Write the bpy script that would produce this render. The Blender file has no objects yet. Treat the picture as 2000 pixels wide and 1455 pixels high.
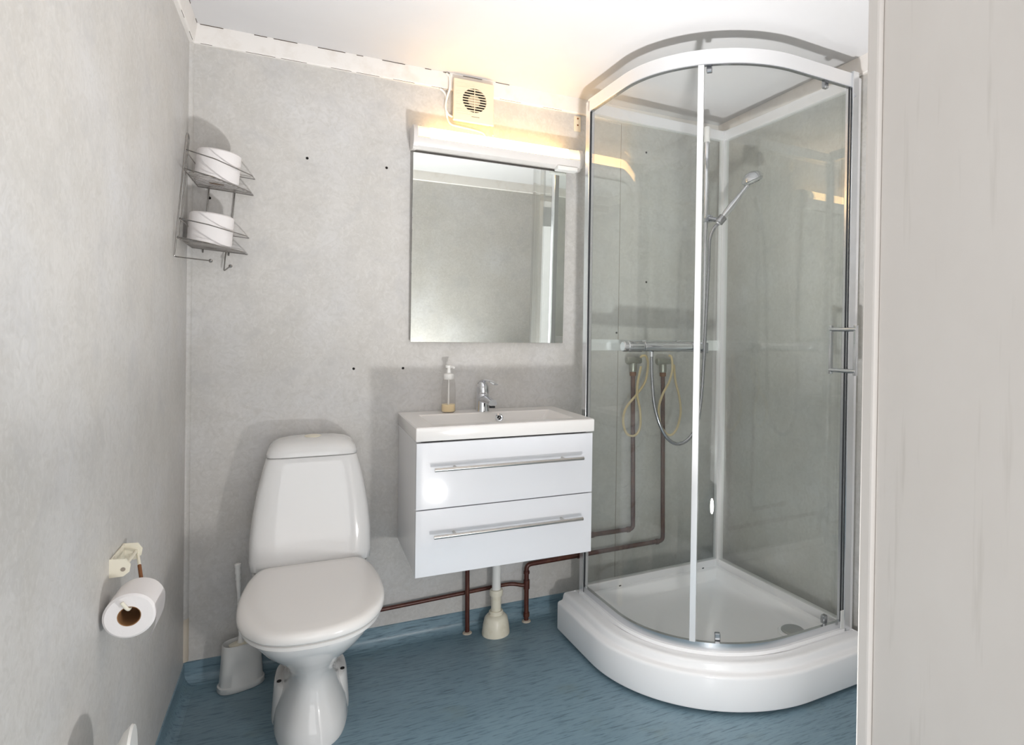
import bpy, bmesh, math, random
from mathutils import Vector, Matrix
random.seed(4)
PI = math.pi
scene = bpy.context.scene
COL = scene.collection

# ------------------------------------------------------------------ camera
CAM_POS = Vector((0.3311, -2.3552, 1.1445))
YAW, PITCH, ROLL = (math.radians(a) for a in (25.9283, -0.3644, 0.8387))
cam_data = bpy.data.cameras.new('camera')
cam_data.sensor_fit = 'HORIZONTAL'; cam_data.sensor_width = 36.0
cam_data.lens = 1201.7 / 2000 * 36.0
cam_data.shift_x = -173.4 / 2000
cam_data.shift_y = -67.5 / 2000
cam_data.clip_start = 0.02
cam = bpy.data.objects.new('camera', cam_data); COL.objects.link(cam)
fw = Vector((math.sin(YAW) * math.cos(PITCH), math.cos(YAW) * math.cos(PITCH), math.sin(PITCH)))
rt = Vector((math.cos(YAW), -math.sin(YAW), 0)); up = rt.cross(fw)
r2 = math.cos(ROLL) * rt + math.sin(ROLL) * up
u2 = math.cos(ROLL) * up - math.sin(ROLL) * rt
m = Matrix((r2, u2, -fw)).transposed().to_4x4(); m.translation = CAM_POS
cam.matrix_world = m
scene.camera = cam

# ------------------------------------------------------------------ world, lights, exposure
world = bpy.data.worlds.new('world'); scene.world = world; world.use_nodes = True
bg = world.node_tree.nodes['Background']
bg.inputs[0].default_value = (0.93, 0.96, 1.0, 1); bg.inputs[1].default_value = 0.5
scene.view_settings.view_transform = 'Standard'; scene.view_settings.look = 'None'
scene.view_settings.gamma = 1.0; scene.view_settings.use_curve_mapping = False
scene.view_settings.exposure = 0.07
cy = scene.cycles
cy.max_bounces = 7; cy.diffuse_bounces = 4; cy.glossy_bounces = 4; cy.transmission_bounces = 4
cy.transparent_max_bounces = 16; cy.use_adaptive_sampling = True; cy.adaptive_threshold = 0.09; cy.sample_clamp_indirect = 6.0; cy.blur_glossy = 0.6
cy.use_denoising = True

def add_light(name, kind, loc, energy, color, size, target=None, size_y=None):
    d = bpy.data.lights.new(name, kind); d.energy = energy; d.color = color
    if kind == 'AREA':
        d.size = size
        if size_y: d.shape = 'RECTANGLE'; d.size_y = size_y
    else:
        d.shadow_soft_size = size
    o = bpy.data.objects.new(name, d); COL.objects.link(o); o.location = loc
    if target is not None:
        o.rotation_euler = (Vector(target) - Vector(loc)).to_track_quat('-Z', 'Y').to_euler()
    return o
add_light('flash_lamp', 'POINT', (0.95, -1.60, 0.335), 13.5, (1.0, 0.99, 0.985), 0.035)
add_light('flash_up_fill', 'AREA', (0.95, -1.60, 0.36), 17.0, (1.0, 0.99, 0.985), 0.12, (1.02, -1.10, 2.1), 0.12).data.spread = math.radians(115)  # added upward fill beside the flash, brightens the ceiling and the room
add_light('doorway_fill', 'AREA', (0.45, -2.95, 1.05), 11.0, (1.0, 0.99, 0.985), 0.9, (0.75, 0.0, 1.25), 1.9)  # added soft frontal fill behind the camera, no known lamp there

# ------------------------------------------------------------------ materials
MATS = {}
def lin(c):
    return tuple(((v / 255) / 12.92 if v / 255 <= 0.04045 else ((v / 255 + 0.055) / 1.055) ** 2.4) for v in c) + (1,)
def mat(name, rgb, rough=0.5, metal=0.0, spec=0.5, coat=0.0, emit=None, estr=0.0):
    mt = bpy.data.materials.new(name); mt.use_nodes = True
    b = mt.node_tree.nodes['Principled BSDF']
    b.inputs['Base Color'].default_value = lin(rgb)
    b.inputs['Roughness'].default_value = rough; b.inputs['Metallic'].default_value = metal
    b.inputs['Specular IOR Level'].default_value = spec
    b.inputs['Coat Weight'].default_value = coat; b.inputs['Coat Roughness'].default_value = 0.03
    if emit:
        b.inputs['Emission Color'].default_value = tuple(emit) + (1,); b.inputs['Emission Strength'].default_value = estr
    MATS[name] = mt
    return mt
def N(mt, t, **kw):
    n = mt.node_tree.nodes.new(t)
    for k, v in kw.items(): setattr(n, k, v)
    return n
def L(mt, a, b): mt.node_tree.links.new(a, b)
def noise_col(mt, layers, coord='Object'):
    """layers: list of (scale xyz, detail, lo, hi, rgb, amount): blends tints over the base colour."""
    b = mt.node_tree.nodes['Principled BSDF']
    tc = N(mt, 'ShaderNodeTexCoord')
    prev = None
    base = tuple(b.inputs['Base Color'].default_value)
    for (sc, det, lo, hi, rgb, amt, *dis) in layers:
        mp = N(mt, 'ShaderNodeMapping'); mp.inputs['Scale'].default_value = sc
        L(mt, tc.outputs[coord], mp.inputs[0])
        nz = N(mt, 'ShaderNodeTexNoise'); nz.inputs['Scale'].default_value = 1.0; nz.inputs['Detail'].default_value = det
        nz.inputs['Roughness'].default_value = 0.6
        if dis: nz.inputs['Distortion'].default_value = dis[0]
        L(mt, mp.outputs[0], nz.inputs[0])
        mr = N(mt, 'ShaderNodeMapRange'); mr.inputs[1].default_value = lo; mr.inputs[2].default_value = hi
        mr.inputs[3].default_value = 0; mr.inputs[4].default_value = amt
        L(mt, nz.outputs[0], mr.inputs[0])
        mx = N(mt, 'ShaderNodeMix', data_type='RGBA')
        L(mt, mr.outputs[0], mx.inputs[0])
        if prev is None: mx.inputs[6].default_value = base
        else: L(mt, prev, mx.inputs[6])
        mx.inputs[7].default_value = lin(rgb)
        prev = mx.outputs[2]
    L(mt, prev, b.inputs['Base Color'])
    return tc
def bump(mt, scale, strength, dist=0.002, det=3):
    b = mt.node_tree.nodes['Principled BSDF']
    tc = N(mt, 'ShaderNodeTexCoord'); mp = N(mt, 'ShaderNodeMapping'); mp.inputs['Scale'].default_value = scale
    L(mt, tc.outputs['Object'], mp.inputs[0])
    nz = N(mt, 'ShaderNodeTexNoise'); nz.inputs['Scale'].default_value = 1; nz.inputs['Detail'].default_value = det
    L(mt, mp.outputs[0], nz.inputs[0])
    bp = N(mt, 'ShaderNodeBump'); bp.inputs['Strength'].default_value = strength; bp.inputs['Distance'].default_value = dist
    L(mt, nz.outputs[0], bp.inputs['Height']); L(mt, bp.outputs[0], b.inputs['Normal'])

w = mat('wall_panel', (206, 203, 199), 0.42, spec=0.35)
noise_col(w, [((5, 5, 5), 2, 0.35, 0.7, (193, 190, 185), 0.75), ((3.0, 3.0, 3.0), 2, 0.45, 0.75, (212, 212, 214), 0.7),
              ((26, 26, 30), 3, 0.42, 0.72, (187, 184, 179), 0.55, 2.2), ((60, 60, 48), 2, 0.48, 0.75, (217, 215, 212), 0.5, 1.6),
              ((9, 9, 9), 3, 0.52, 0.78, (184, 183, 183), 0.5, 0.8)])
bump(w, (60, 60, 25), 0.06, 0.001)
c = mat('ceiling_paint', (212, 211, 212), 0.55, spec=0.3)
noise_col(c, [((3, 3, 3), 4, 0.4, 0.7, (206, 205, 206), 0.6)])
mat('trim_paint', (234, 230, 226), 0.4); noise_col(MATS['trim_paint'], [((20, 20, 20), 4, 0.5, 0.75, (214, 206, 196), 0.5)])
mat('crack', (70, 52, 40), 0.9)
mat('caulk', (205, 194, 178), 0.6); noise_col(MATS['caulk'], [((30, 30, 6), 4, 0.5, 0.7, (160, 135, 108), 0.6)])
mat('jamb_paint', (226, 221, 216), 0.35); noise_col(MATS['jamb_paint'], [((6, 6, 3), 4, 0.45, 0.75, (217, 211, 205), 0.6), ((60, 60, 4), 3, 0.62, 0.75, (196, 190, 182), 0.4)])
f = mat('vinyl', (116, 141, 154), 0.32, spec=0.45)
noise_col(f, [((2.5, 4, 4), 4, 0.4, 0.7, (130, 156, 169), 0.7), ((14, 130, 130), 5, 0.52, 0.68, (70, 92, 104), 0.75),
              ((22, 210, 210), 4, 0.58, 0.72, (50, 76, 94), 0.7), ((18, 160, 160), 4, 0.56, 0.75, (140, 164, 176), 0.5), ((5, 7, 7), 5, 0.6, 0.75, (112, 128, 122), 0.5)])
mat('ceramic', (226, 225, 224), 0.07, spec=0.55)
mat('seat_plastic', (233, 230, 227), 0.16, spec=0.5)
mat('lacquer', (234, 235, 239), 0.06, spec=0.5, coat=0.3)
mat('carcass', (232, 232, 233), 0.25)
mat('basin_white', (234, 231, 228), 0.10)
mat('plastic_white', (238, 237, 234), 0.3)
mat('plastic_grey_white', (212, 212, 210), 0.4)
mat('plastic_aged', (232, 226, 208), 0.35); noise_col(MATS['plastic_aged'], [((25, 25, 25), 4, 0.5, 0.75, (206, 194, 166), 0.5)])
mat('plastic_cream', (236, 222, 198), 0.4)
mat('dark_hole', (22, 18, 16), 0.9)
mat('fan_dark', (18, 14, 12), 0.8)
mat('chrome', (222, 224, 228), 0.07, 1.0)
mat('chrome_dark', (170, 172, 176), 0.12, 1.0)
mat('alu', (226, 228, 231), 0.24, 1.0)
mat('alu_white', (236, 236, 237), 0.28, 0.35)
mat('steel', (196, 193, 188), 0.25, 1.0)
mat('wire', (158, 155, 152), 0.16, 1.0)
mat('gasket', (40, 42, 46), 0.6)
mat('gasket_clear', (206, 210, 204), 0.25)
mat('acrylic', (243, 243, 244), 0.12, spec=0.5)
mat('mirror_silver', (236, 240, 236), 0.0, 1.0)
mat('paper', (236, 232, 231), 0.95, spec=0.1); bump(MATS['paper'], (250, 250, 250), 0.25, 0.001)
mat('cardboard', (150, 112, 78), 0.9, spec=0.1)
mat('pipe_brown', (82, 42, 34), 0.35, 0.15); noise_col(MATS['pipe_brown'], [((40, 40, 12), 4, 0.5, 0.72, (120, 78, 56), 0.6)])
mat('pipe_grey_brown', (112, 88, 76), 0.45, 0.1); noise_col(MATS['pipe_grey_brown'], [((40, 40, 12), 4, 0.5, 0.72, (86, 62, 54), 0.6)])
mat('rust', (128, 82, 48), 0.8)
mat('hose_beige', (222, 200, 154), 0.45)
mat('valve', (166, 166, 156), 0.35, 0.7)
mat('soap_liquid', (250, 228, 184), 0.2)
mat('drain_grey', (172, 174, 172), 0.4, 0.4)
mat('print_grey', (150, 140, 128), 0.6)
mat('lamp_housing', (222, 217, 213), 0.3)
mat('lamp_glow', (255, 250, 240), 0.4, emit=(1.0, 0.60, 0.22), estr=7.0)
mat('diffuser', (250, 242, 228), 0.35, emit=(1.0, 0.78, 0.48), estr=0.5)

def glass_mat(name, tint, ior=1.45, boost=1.0, rough=0.0):
    mt = bpy.data.materials.new(name); mt.use_nodes = True
    nt = mt.node_tree; nt.nodes.remove(nt.nodes['Principled BSDF'])
    out = nt.nodes['Material Output']
    tr = N(mt, 'ShaderNodeBsdfTransparent'); tr.inputs[0].default_value = tint
    gl = N(mt, 'ShaderNodeBsdfGlossy'); gl.inputs['Roughness'].default_value = rough
    fr = N(mt, 'ShaderNodeFresnel'); ge = N(mt, 'ShaderNodeNewGeometry')
    mi = N(mt, 'ShaderNodeMix'); mi.inputs[2].default_value = ior; mi.inputs[3].default_value = 1.0 / ior   # same reflectance on both faces
    L(mt, ge.outputs['Backfacing'], mi.inputs[0]); L(mt, mi.outputs[0], fr.inputs[0])
    mx = N(mt, 'ShaderNodeMixShader')
    L(mt, fr.outputs[0], mx.inputs[0]); L(mt, tr.outputs[0], mx.inputs[1]); L(mt, gl.outputs[0], mx.inputs[2])
    L(mt, mx.outputs[0], out.inputs[0]); MATS[name] = mt
    return mt
glass_mat('glass', (0.988, 0.994, 0.990, 1), 1.42)
glass_mat('glass_back', (0.980, 0.994, 0.984, 1), 1.65)
glass_mat('bottle_clear', (0.97, 0.965, 0.96, 1), 1.45)

# ------------------------------------------------------------------ mesh helpers
def finish(name, bm, material, parent=None, smooth=40):
    bmesh.ops.recalc_face_normals(bm, faces=bm.faces)
    me = bpy.data.meshes.new(name); bm.to_mesh(me); bm.free()
    me.materials.append(MATS[material] if isinstance(material, str) else material)
    if smooth:
        me.polygons.foreach_set('use_smooth', [True] * len(me.polygons))
        me.set_sharp_from_angle(angle=math.radians(smooth))
    o = bpy.data.objects.new(name, me); COL.objects.link(o)
    if parent is not None: o.parent = parent
    return o
def tag(o, label, cat, group=None, kind=None):
    o['label'] = label; o['category'] = cat
    if group: o['group'] = group
    if kind: o['kind'] = kind
    return o
def thing(name, label, cat, loc=(0, 0, 0), rz=0.0, group=None):
    o = bpy.data.objects.new(name, None); COL.objects.link(o); o.empty_display_size = 0.05
    o.location = loc; o.rotation_euler = (0, 0, rz)
    return tag(o, label, cat, group)
def copy_tree(o, parent=None):
    c = o.copy(); COL.objects.link(c); c.parent = parent
    for ch in list(o.children): copy_tree(ch, c)
    return c
def box(bm, x0, x1, y0, y1, z0, z1, bev=0.0, seg=2):
    b = bmesh.new()
    v = [b.verts.new(p) for p in ((x0,y0,z0),(x1,y0,z0),(x1,y1,z0),(x0,y1,z0),(x0,y0,z1),(x1,y0,z1),(x1,y1,z1),(x0,y1,z1))]
    for q in ((0,3,2,1),(4,5,6,7),(0,1,5,4),(1,2,6,5),(2,3,7,6),(3,0,4,7)): b.faces.new([v[i] for i in q])
    if bev: bmesh.ops.bevel(b, geom=list(b.edges), offset=bev, segments=seg, profile=0.5, affect='EDGES')
    merge(bm, b)
def merge(bm, b, mat4=None):
    if mat4 is not None: bmesh.ops.transform(b, matrix=mat4, verts=b.verts)
    me = bpy.data.meshes.new('tmp'); b.to_mesh(me); b.free(); bm.from_mesh(me); bpy.data.meshes.remove(me)
def loft(bm, rings, cap0=True, cap1=True, close=True):
    vs = [[bm.verts.new(p) for p in r] for r in rings]
    n = len(vs[0])
    for a, b in zip(vs, vs[1:]):
        for i in range(n if close else n - 1):
            j = (i + 1) % n
            bm.faces.new((a[i], a[j], b[j], b[i]))
    if cap0: bm.faces.new(list(reversed(vs[0])))
    if cap1: bm.faces.new(vs[-1])
def lathe(bm, prof, seg=32, origin=(0, 0, 0), axis='Z', cap=True):
    """prof: list of (radius, height)."""
    rings = []
    for r, h in prof:
        ring = []
        for i in range(seg):
            a = 2 * PI * i / seg; p = Vector((max(r, 1e-5) * math.cos(a), max(r, 1e-5) * math.sin(a), h))
            if axis == 'X': p = Vector((p.z, p.x, p.y))
            elif axis == 'Y': p = Vector((p.y, p.z, p.x))
            elif isinstance(axis, Vector): p = axis.to_track_quat('Z', 'Y') @ p
            ring.append(p + Vector(origin))
        rings.append(ring)
    loft(bm, rings, cap, cap)
def smooth_path(pts, sub=8):
    pts = [Vector(p) for p in pts]; out = []
    for i in range(len(pts) - 1):
        p0 = pts[max(i - 1, 0)]; p1 = pts[i]; p2 = pts[i + 1]; p3 = pts[min(i + 2, len(pts) - 1)]
        for k in range(sub):
            t = k / sub
            out.append(0.5 * ((2 * p1) + (-p0 + p2) * t + (2 * p0 - 5 * p1 + 4 * p2 - p3) * t * t + (-p0 + 3 * p1 - 3 * p2 + p3) * t ** 3))
    out.append(pts[-1]); return out
def tube(bm, path, r, seg=10, closed=False, cap=True):
    path = [Vector(p) for p in path]; n = len(path); rings = []
    nrm = None
    for i in range(n):
        if closed: t = path[(i + 1) % n] - path[i - 1]
        else: t = path[min(i + 1, n - 1)] - path[max(i - 1, 0)]
        t.normalize()
        if nrm is None:
            nrm = t.orthogonal().normalized()
        else:
            nrm = nrm - t * nrm.dot(t)
            nrm = nrm.normalized() if nrm.length > 1e-6 else t.orthogonal().normalized()
        bn = t.cross(nrm)
        rr = r[i] if isinstance(r, (list, tuple)) else r
        rings.append([path[i] + nrm * rr * math.cos(2 * PI * k / seg) + bn * rr * math.sin(2 * PI * k / seg) for k in range(seg)])
    if closed:
        rings.append(rings[0]); vs = None
        loft(bm, rings, False, False)
    else: loft(bm, rings, cap, cap)
def bend(pts, r=0.02, sub=5):
    """polyline with rounded corners."""
    pts = [Vector(p) for p in pts]; out = [pts[0]]
    for a, b, c_ in zip(pts, pts[1:], pts[2:]):
        d1 = (a - b); d2 = (c_ - b); rr = min(r, d1.length * 0.49, d2.length * 0.49)
        p = b + d1.normalized() * rr; q = b + d2.normalized() * rr
        for k in range(sub + 1):
            t = k / sub; out.append(p * (1 - t) ** 2 + b * 2 * t * (1 - t) + q * t * t)
    out.append(pts[-1]); return out
def sring(cx, cy_, a, b, z, n=40, e=2.4):
    out = []
    for i in range(n):
        t = 2 * PI * i / n; c_, s_ = math.cos(t), math.sin(t)
        out.append(Vector((cx + a * math.copysign(abs(c_) ** (2 / e), c_), cy_ + b * math.copysign(abs(s_) ** (2 / e), s_), z)))
    return out
def obj_box(name, material, parent, x0, x1, y0, y1, z0, z1, bev=0.0, seg=2):
    bm = bmesh.new(); box(bm, x0, x1, y0, y1, z0, z1, bev, seg); return finish(name, bm, material, parent, 20)
def obj_tube(name, material, parent, path, r, seg=10, closed=False):
    bm = bmesh.new(); tube(bm, path, r, seg, closed); return finish(name, bm, material, parent, 60)
def obj_lathe(name, material, parent, prof, origin=(0, 0, 0), axis='Z', seg=32):
    bm = bmesh.new(); lathe(bm, prof, seg, origin, axis); return finish(name, bm, material, parent, 35)
def struct(o, label, cat): return tag(o, label, cat, None, 'structure')

# ------------------------------------------------------------------ room shell
RX, FY, CZ = 2.075, -1.845, 2.115       # right wall, front wall face, ceiling
HT = 2.0554                             # underside of the ceiling trim
JX = 0.921                              # jamb face
struct(obj_box('floor', 'vinyl', None, -0.1, RX + 0.1, -3.4, 0.1, -0.1, 0.0), 'mottled blue vinyl floor with darker streaks', 'floor')
struct(obj_box('ceiling', 'ceiling_paint', None, -0.1, RX + 0.1, -2.05, 0.1, CZ, CZ + 0.1), 'white painted ceiling of the bathroom', 'ceiling')
wall_back = struct(obj_box('wall_back', 'wall_panel', None, -0.1, RX + 0.1, 0.0, 0.1, 0.0, CZ), 'mottled grey wall panel behind toilet and mirror', 'wall')
struct(obj_box('wall_left', 'wall_panel', None, -0.1, 0.0, -3.4, 0.0, 0.0, CZ), 'mottled grey wall carrying the toilet roll holder', 'wall')
struct(obj_box('wall_right', 'wall_panel', None, RX, RX + 0.1, -2.05, 0.0, 0.0, CZ), 'grey wall behind the side glass of the shower', 'wall')
bm = bmesh.new()
box(bm, JX + 0.02, RX, -2.05, FY, 0.0, CZ); box(bm, 0.0, JX + 0.02, -2.05, FY, 2.03, CZ)
struct(finish('wall_front', bm, 'wall_panel', None, 0), 'grey wall around the doorway, opposite the mirror', 'wall')
for q, (x, z) in enumerate([(0.342, 1.735), (0.602, 1.736), (0.499, 1.008), (0.668, 1.008), (1.685, 1.945), (1.695, 1.376), (1.551, 1.151), (1.552, 1.10), (0.058, 1.567)]):
    o = obj_lathe('screw_hole', 'dark_hole', wall_back, [(0.0045, 0.0), (0.0045, 0.0012), (0.003, 0.0016)], (x, 0, z), Vector((0, -1, 0)), 12)
obj_box('panel_joint', 'print_grey', wall_back, 1.5585, 1.5605, -0.0012, 0.001, 0.07, 2.05)

# ceiling trims: slightly canted boards with cracked paint lines
def trim(name, a, b, nrm, label, dashes=0):
    a = Vector(a); b = Vector(b); n = Vector(nrm)
    prof = [(0.0, HT), (0.010, HT), (0.014, HT + 0.004), (0.022, CZ - 0.004), (0.022, CZ), (0.0, CZ)]
    bm = bmesh.new()
    rings = [[Vector((p.x, p.y, 0)) + n * d + Vector((0, 0, z)) for d, z in prof] for p in (a, b)]
    loft(bm, rings)
    o = struct(finish(name, bm, 'trim_paint', None, 20), label, 'trim')
    d = (b - a).normalized(); ln = (b - a).length
    rnd = random.Random(hash(label) % 1000 if False else len(label))
    for row in range(2):
        t = 0.03
        for k in range(dashes):
            w_ = rnd.uniform(0.015, 0.09)
            if t + w_ > ln: break
            off, z = (0.0105, HT + 0.0015) if row == 0 else (0.0222, CZ - 0.0022)
            p = a + d * t; q = a + d * (t + w_)
            obj_tube('crack', 'crack', o, [Vector((p.x, p.y, z)) + n * off, Vector((q.x, q.y, z)) + n * off], 0.0011, 5)
            t += w_ + rnd.uniform(0.015, 0.10)
    return o
trim('trim_1', (0, 0, 0), (RX, 0, 0), (0, -1, 0), 'white ceiling trim with cracked paint above the mirror wall', 10)
trim('trim_2', (0, 0, 0), (0, FY, 0), (1, 0, 0), 'white ceiling trim running along the toilet roll wall', 5)
trim('trim_3', (RX, 0, 0), (RX, FY, 0), (-1, 0, 0), 'white ceiling trim above the side glass of the shower')
trim('trim_4', (0, FY, 0), (RX, FY, 0), (0, 1, 0), 'white ceiling trim above the doorway wall')
bm = bmesh.new()
ring = lambda z: [Vector((0, 0, z)), Vector((0.013, 0, z)), Vector((0.011, -0.006, z)), Vector((0.006, -0.011, z)), Vector((0, -0.013, z))]
loft(bm, [ring(0.075), ring(HT)])
o = struct(finish('trim_5', bm, 'wall_panel', None, 60), 'slim corner bead between the two grey walls', 'trim')
bm = bmesh.new(); loft(bm, [[p * 1.0 + Vector((0.0006, -0.0006, 0)) for p in ring(0.072)], [p + Vector((0.0006, -0.0006, 0)) for p in ring(0.21)]])
finish('caulk_strip', bm, 'caulk', o, 60)

# vinyl coved up the walls
def cove(name, a, b, nrm, h, label):
    a = Vector(a); b = Vector(b); n = Vector(nrm); R_ = 0.03
    prof = [(0.0, 0.0), (R_ + 0.003, 0.0)]
    for k in range(7):
        t = PI / 2 * k / 6
        prof.append((0.003 + R_ - R_ * math.sin(t), 0.0005 + R_ - R_ * math.cos(t)))
    prof += [(0.003, h), (0.0, h + 0.002)]
    bm = bmesh.new()
    loft(bm, [[Vector((p.x, p.y, 0)) + n * d + Vector((0, 0, z)) for d, z in prof] for p in (a, b)])
    return struct(finish(name, bm, 'vinyl', None, 35), label, 'baseboard')
cove('baseboard_back', (0, 0, 0), (RX, 0, 0), (0, -1, 0), 0.066, 'blue vinyl turned up along the foot of the mirror wall')
cove('baseboard_left', (0, 0, 0), (0, -3.4, 0), (1, 0, 0), 0.060, 'blue vinyl turned up along the toilet roll wall')
cove('baseboard_right', (RX, 0, 0), (RX, FY, 0), (-1, 0, 0), 0.066, 'blue vinyl turned up behind the shower')
door = thing('door_1', 'beige painted door jamb beside the shower', 'door jamb'); door['kind'] = 'structure'
obj_box('jamb_lining', 'jamb_paint', door, JX + 0.006, JX + 0.03, -2.07, -1.858, 0.0, 2.03, 0.003)
obj_box('door_stop', 'jamb_paint', door, JX, JX + 0.03, -1.858, FY + 0.004, 0.0, 2.03, 0.003)
obj_box('head_lining', 'jamb_paint', door, 0.0, JX + 0.03, -2.07, FY + 0.004, 2.005, 2.03, 0.003)

# ------------------------------------------------------------------ toilet
TX = 0.368
def toilet():
    t = thing('toilet', 'white ceramic toilet with closed lid and tapered cistern', 'toilet', (TX, 0, 0))
    # bowl and pedestal, one lofted body
    bm = bmesh.new()
    spec = [  # z, half width, y back, y front, exponent
        (0.000, 0.098, -0.10, -0.530, 2.6), (0.012, 0.100, -0.10, -0.532, 2.6), (0.05, 0.094, -0.10, -0.522, 2.6),
        (0.095, 0.080, -0.11, -0.503, 2.5), (0.135, 0.069, -0.12, -0.492, 2.4), (0.165, 0.065, -0.13, -0.492, 2.3),
        (0.195, 0.073, -0.13, -0.508, 2.3), (0.23, 0.093, -0.12, -0.545, 2.3), (0.265, 0.118, -0.10, -0.592, 2.3),
        (0.30, 0.143, -0.08, -0.638, 2.4), (0.33, 0.160, -0.07, -0.672, 2.4), (0.352, 0.167, -0.06, -0.692, 2.4),
        (0.366, 0.168, -0.05, -0.698, 2.4), (0.371, 0.164, -0.05, -0.694, 2.4)]
    loft(bm, [sring(0, (a + b) / 2, h, abs(a - b) / 2, z, 48, e) for z, h, a, b, e in spec])
    bowl = finish('bowl', bm, 'ceramic', t, 60)
    # foot flanges with bolt holes
    for s in (-1, 1):
        bm = bmesh.new()
        rr = []
        for z, k in ((0.0, 1.0), (0.012, 1.0), (0.10, 0.86), (0.108, 0.8)):
            rr.append(sring(s * 0.055, -0.285, 0.052 * k, 0.105 * k, z, 28, 2.6))
        loft(bm, rr); fl = finish('foot_flange', bm, 'ceramic', t, 60)
        obj_lathe('bolt_hole', 'dark_hole', fl, [(0.006, 0.0), (0.006, 0.004)], (s * 0.086, -0.325, 0.107), 'Z', 14)
    # rear deck under the cistern
    bm = bmesh.new()
    loft(bm, [sring(0, -0.135, 0.165 * k, 0.115 * k, z, 40, 4.5) for z, k in ((0.31, 0.8), (0.36, 1.0), (0.386, 1.02), (0.392, 1.0))])
    finish('rear_deck', bm, 'ceramic', t, 50)
    # cistern
    bm = bmesh.new(); rr = []
    for z, hw, fr in ((0.396, 0.168, -0.222), (0.401, 0.1755, -0.229), (0.43, 0.1785, -0.228), (0.50, 0.1765, -0.222), (0.57, 0.169, -0.215), (0.64, 0.1575, -0.207), (0.70, 0.144, -0.199), (0.735, 0.1345, -0.193), (0.738, 0.132, -0.191)):
        rr.append(sring(0, (fr - 0.012) / 2, hw, abs(fr + 0.012) / 2, z, 56, 7.0))
    loft(bm, rr); finish('cistern', bm, 'ceramic', t, 60)
    bm = bmesh.new(); rr = []
    for z, hw, fr, e in ((0.7395, 0.131, -0.190, 7), (0.742, 0.1345, -0.195, 6), (0.752, 0.1335, -0.194, 6), (0.766, 0.128, -0.188, 5), (0.778, 0.116, -0.177, 4.5), (0.786, 0.098, -0.160, 4), (0.791, 0.068, -0.138, 3), (0.793, 0.03, -0.115, 2.5)):
        bk = -0.012 - max(0, (0.1345 - hw)) * 0.5
        rr.append(sring(0, (fr + bk) / 2, hw, abs(fr - bk) / 2, z, 56, e))
    loft(bm, rr); tl = finish('cistern_lid', bm, 'ceramic', t, 60)
    obj_lathe('flush_button', 'plastic_aged', tl, [(0.026, 0.0), (0.026, 0.004), (0.022, 0.006), (0.0, 0.0062)], (0.0, -0.105, 0.790), 'Z', 28)
    # seat ring and lid
    outline = [(-0.222, 0.118), (-0.226, 0.137), (-0.245, 0.152), (-0.285, 0.165), (-0.34, 0.175), (-0.41, 0.182), (-0.48, 0.1835), (-0.55, 0.179), (-0.605, 0.167), (-0.65, 0.147), (-0.69, 0.117), (-0.715, 0.080), (-0.727, 0.042)]
    def ring_at(k, z, dz=0.0):
        right = smooth_path([(h, y, 0) for y, h in outline] + [(0, -0.731, 0)], 3)
        pts = [Vector((p.x, p.y, 0)) for p in right] + [Vector((-p.x, p.y, 0)) for p in reversed(right[:-1])]
        cyy = -0.47
        return [Vector((p.x * (1 - k / 0.18), cyy + (p.y - cyy) * (1 - k / 0.25), z)) for p in pts]
    bm = bmesh.new()
    loft(bm, [ring_at(0.016, 0.3725), ring_at(0.008, 0.374), ring_at(0.006, 0.383), ring_at(0.012, 0.3865)])
    finish('seat', bm, 'seat_plastic', t, 60)
    bm = bmesh.new()
    loft(bm, [ring_at(0.010, 0.3875), ring_at(0.003, 0.389), ring_at(0.0, 0.394), ring_at(0.0, 0.404), ring_at(0.003, 0.411), ring_at(0.009, 0.4155), ring_at(0.020, 0.418), ring_at(0.05, 0.4195), ring_at(0.10, 0.4205)])
    finish('lid', bm, 'seat_plastic', t, 60)
    for s in (-1, 1):
        obj_lathe('hinge', 'seat_plastic', t, [(0.011, 0), (0.013, 0.004), (0.013, 0.016), (0.010, 0.019)], (s * 0.075, -0.2375, 0.3755), 'Z', 18)
    return t
toilet()

# toilet brush and its holder
bx, by = 0.168, -0.088
hol = thing('toilet_brush_holder', 'grey-white oval plastic toilet brush holder on the floor beside the toilet', 'brush holder', (bx, by, 0), 0.32)
bm = bmesh.new()
loft(bm, [sring(0, 0, a, b, z, 40, 2.5) for z, a, b in ((0.0, 0.064, 0.040), (0.003, 0.067, 0.043), (0.018, 0.0665, 0.0425), (0.021, 0.062, 0.039), (0.09, 0.057, 0.038), (0.142, 0.054, 0.037), (0.145, 0.052, 0.035), (0.143, 0.050, 0.033), (0.03, 0.045, 0.025))])
finish('cup', bm, 'plastic_grey_white', hol, 50)
br = thing('toilet_brush', 'white plastic toilet brush standing upright in its holder', 'brush', (bx - 0.002, by, 0.034), 0.32)
bm = bmesh.new()
loft(bm, [sring(0, 0, a, b, z, 30, 2.2) for z, a, b in ((0.0, 0.018, 0.014), (0.01, 0.03, 0.02), (0.09, 0.032, 0.021), (0.104, 0.034, 0.021), (0.107, 0.028, 0.016))])
finish('bristles', bm, 'plastic_aged', br, 60)
pr = [(0.010, 0.104), (0.008, 0.112), (0.0055, 0.13), (0.005, 0.20), (0.0055, 0.27), (0.0075, 0.30), (0.0065, 0.305), (0.0085, 0.312), (0.007, 0.325), (0.009, 0.333), (0.0075, 0.347), (0.0095, 0.352), (0.0095, 0.360), (0.004, 0.363)]
bm = bmesh.new(); lathe(bm, pr, 16)
bmesh.ops.transform(bm, matrix=Matrix.Translation((0, 0, 0.1)) @ Matrix.Rotation(math.radians(-2.5), 4, 'Y') @ Matrix.Translation((0, 0, -0.1)), verts=bm.verts)
finish('handle', bm, 'plastic_white', br, 50)

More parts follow.
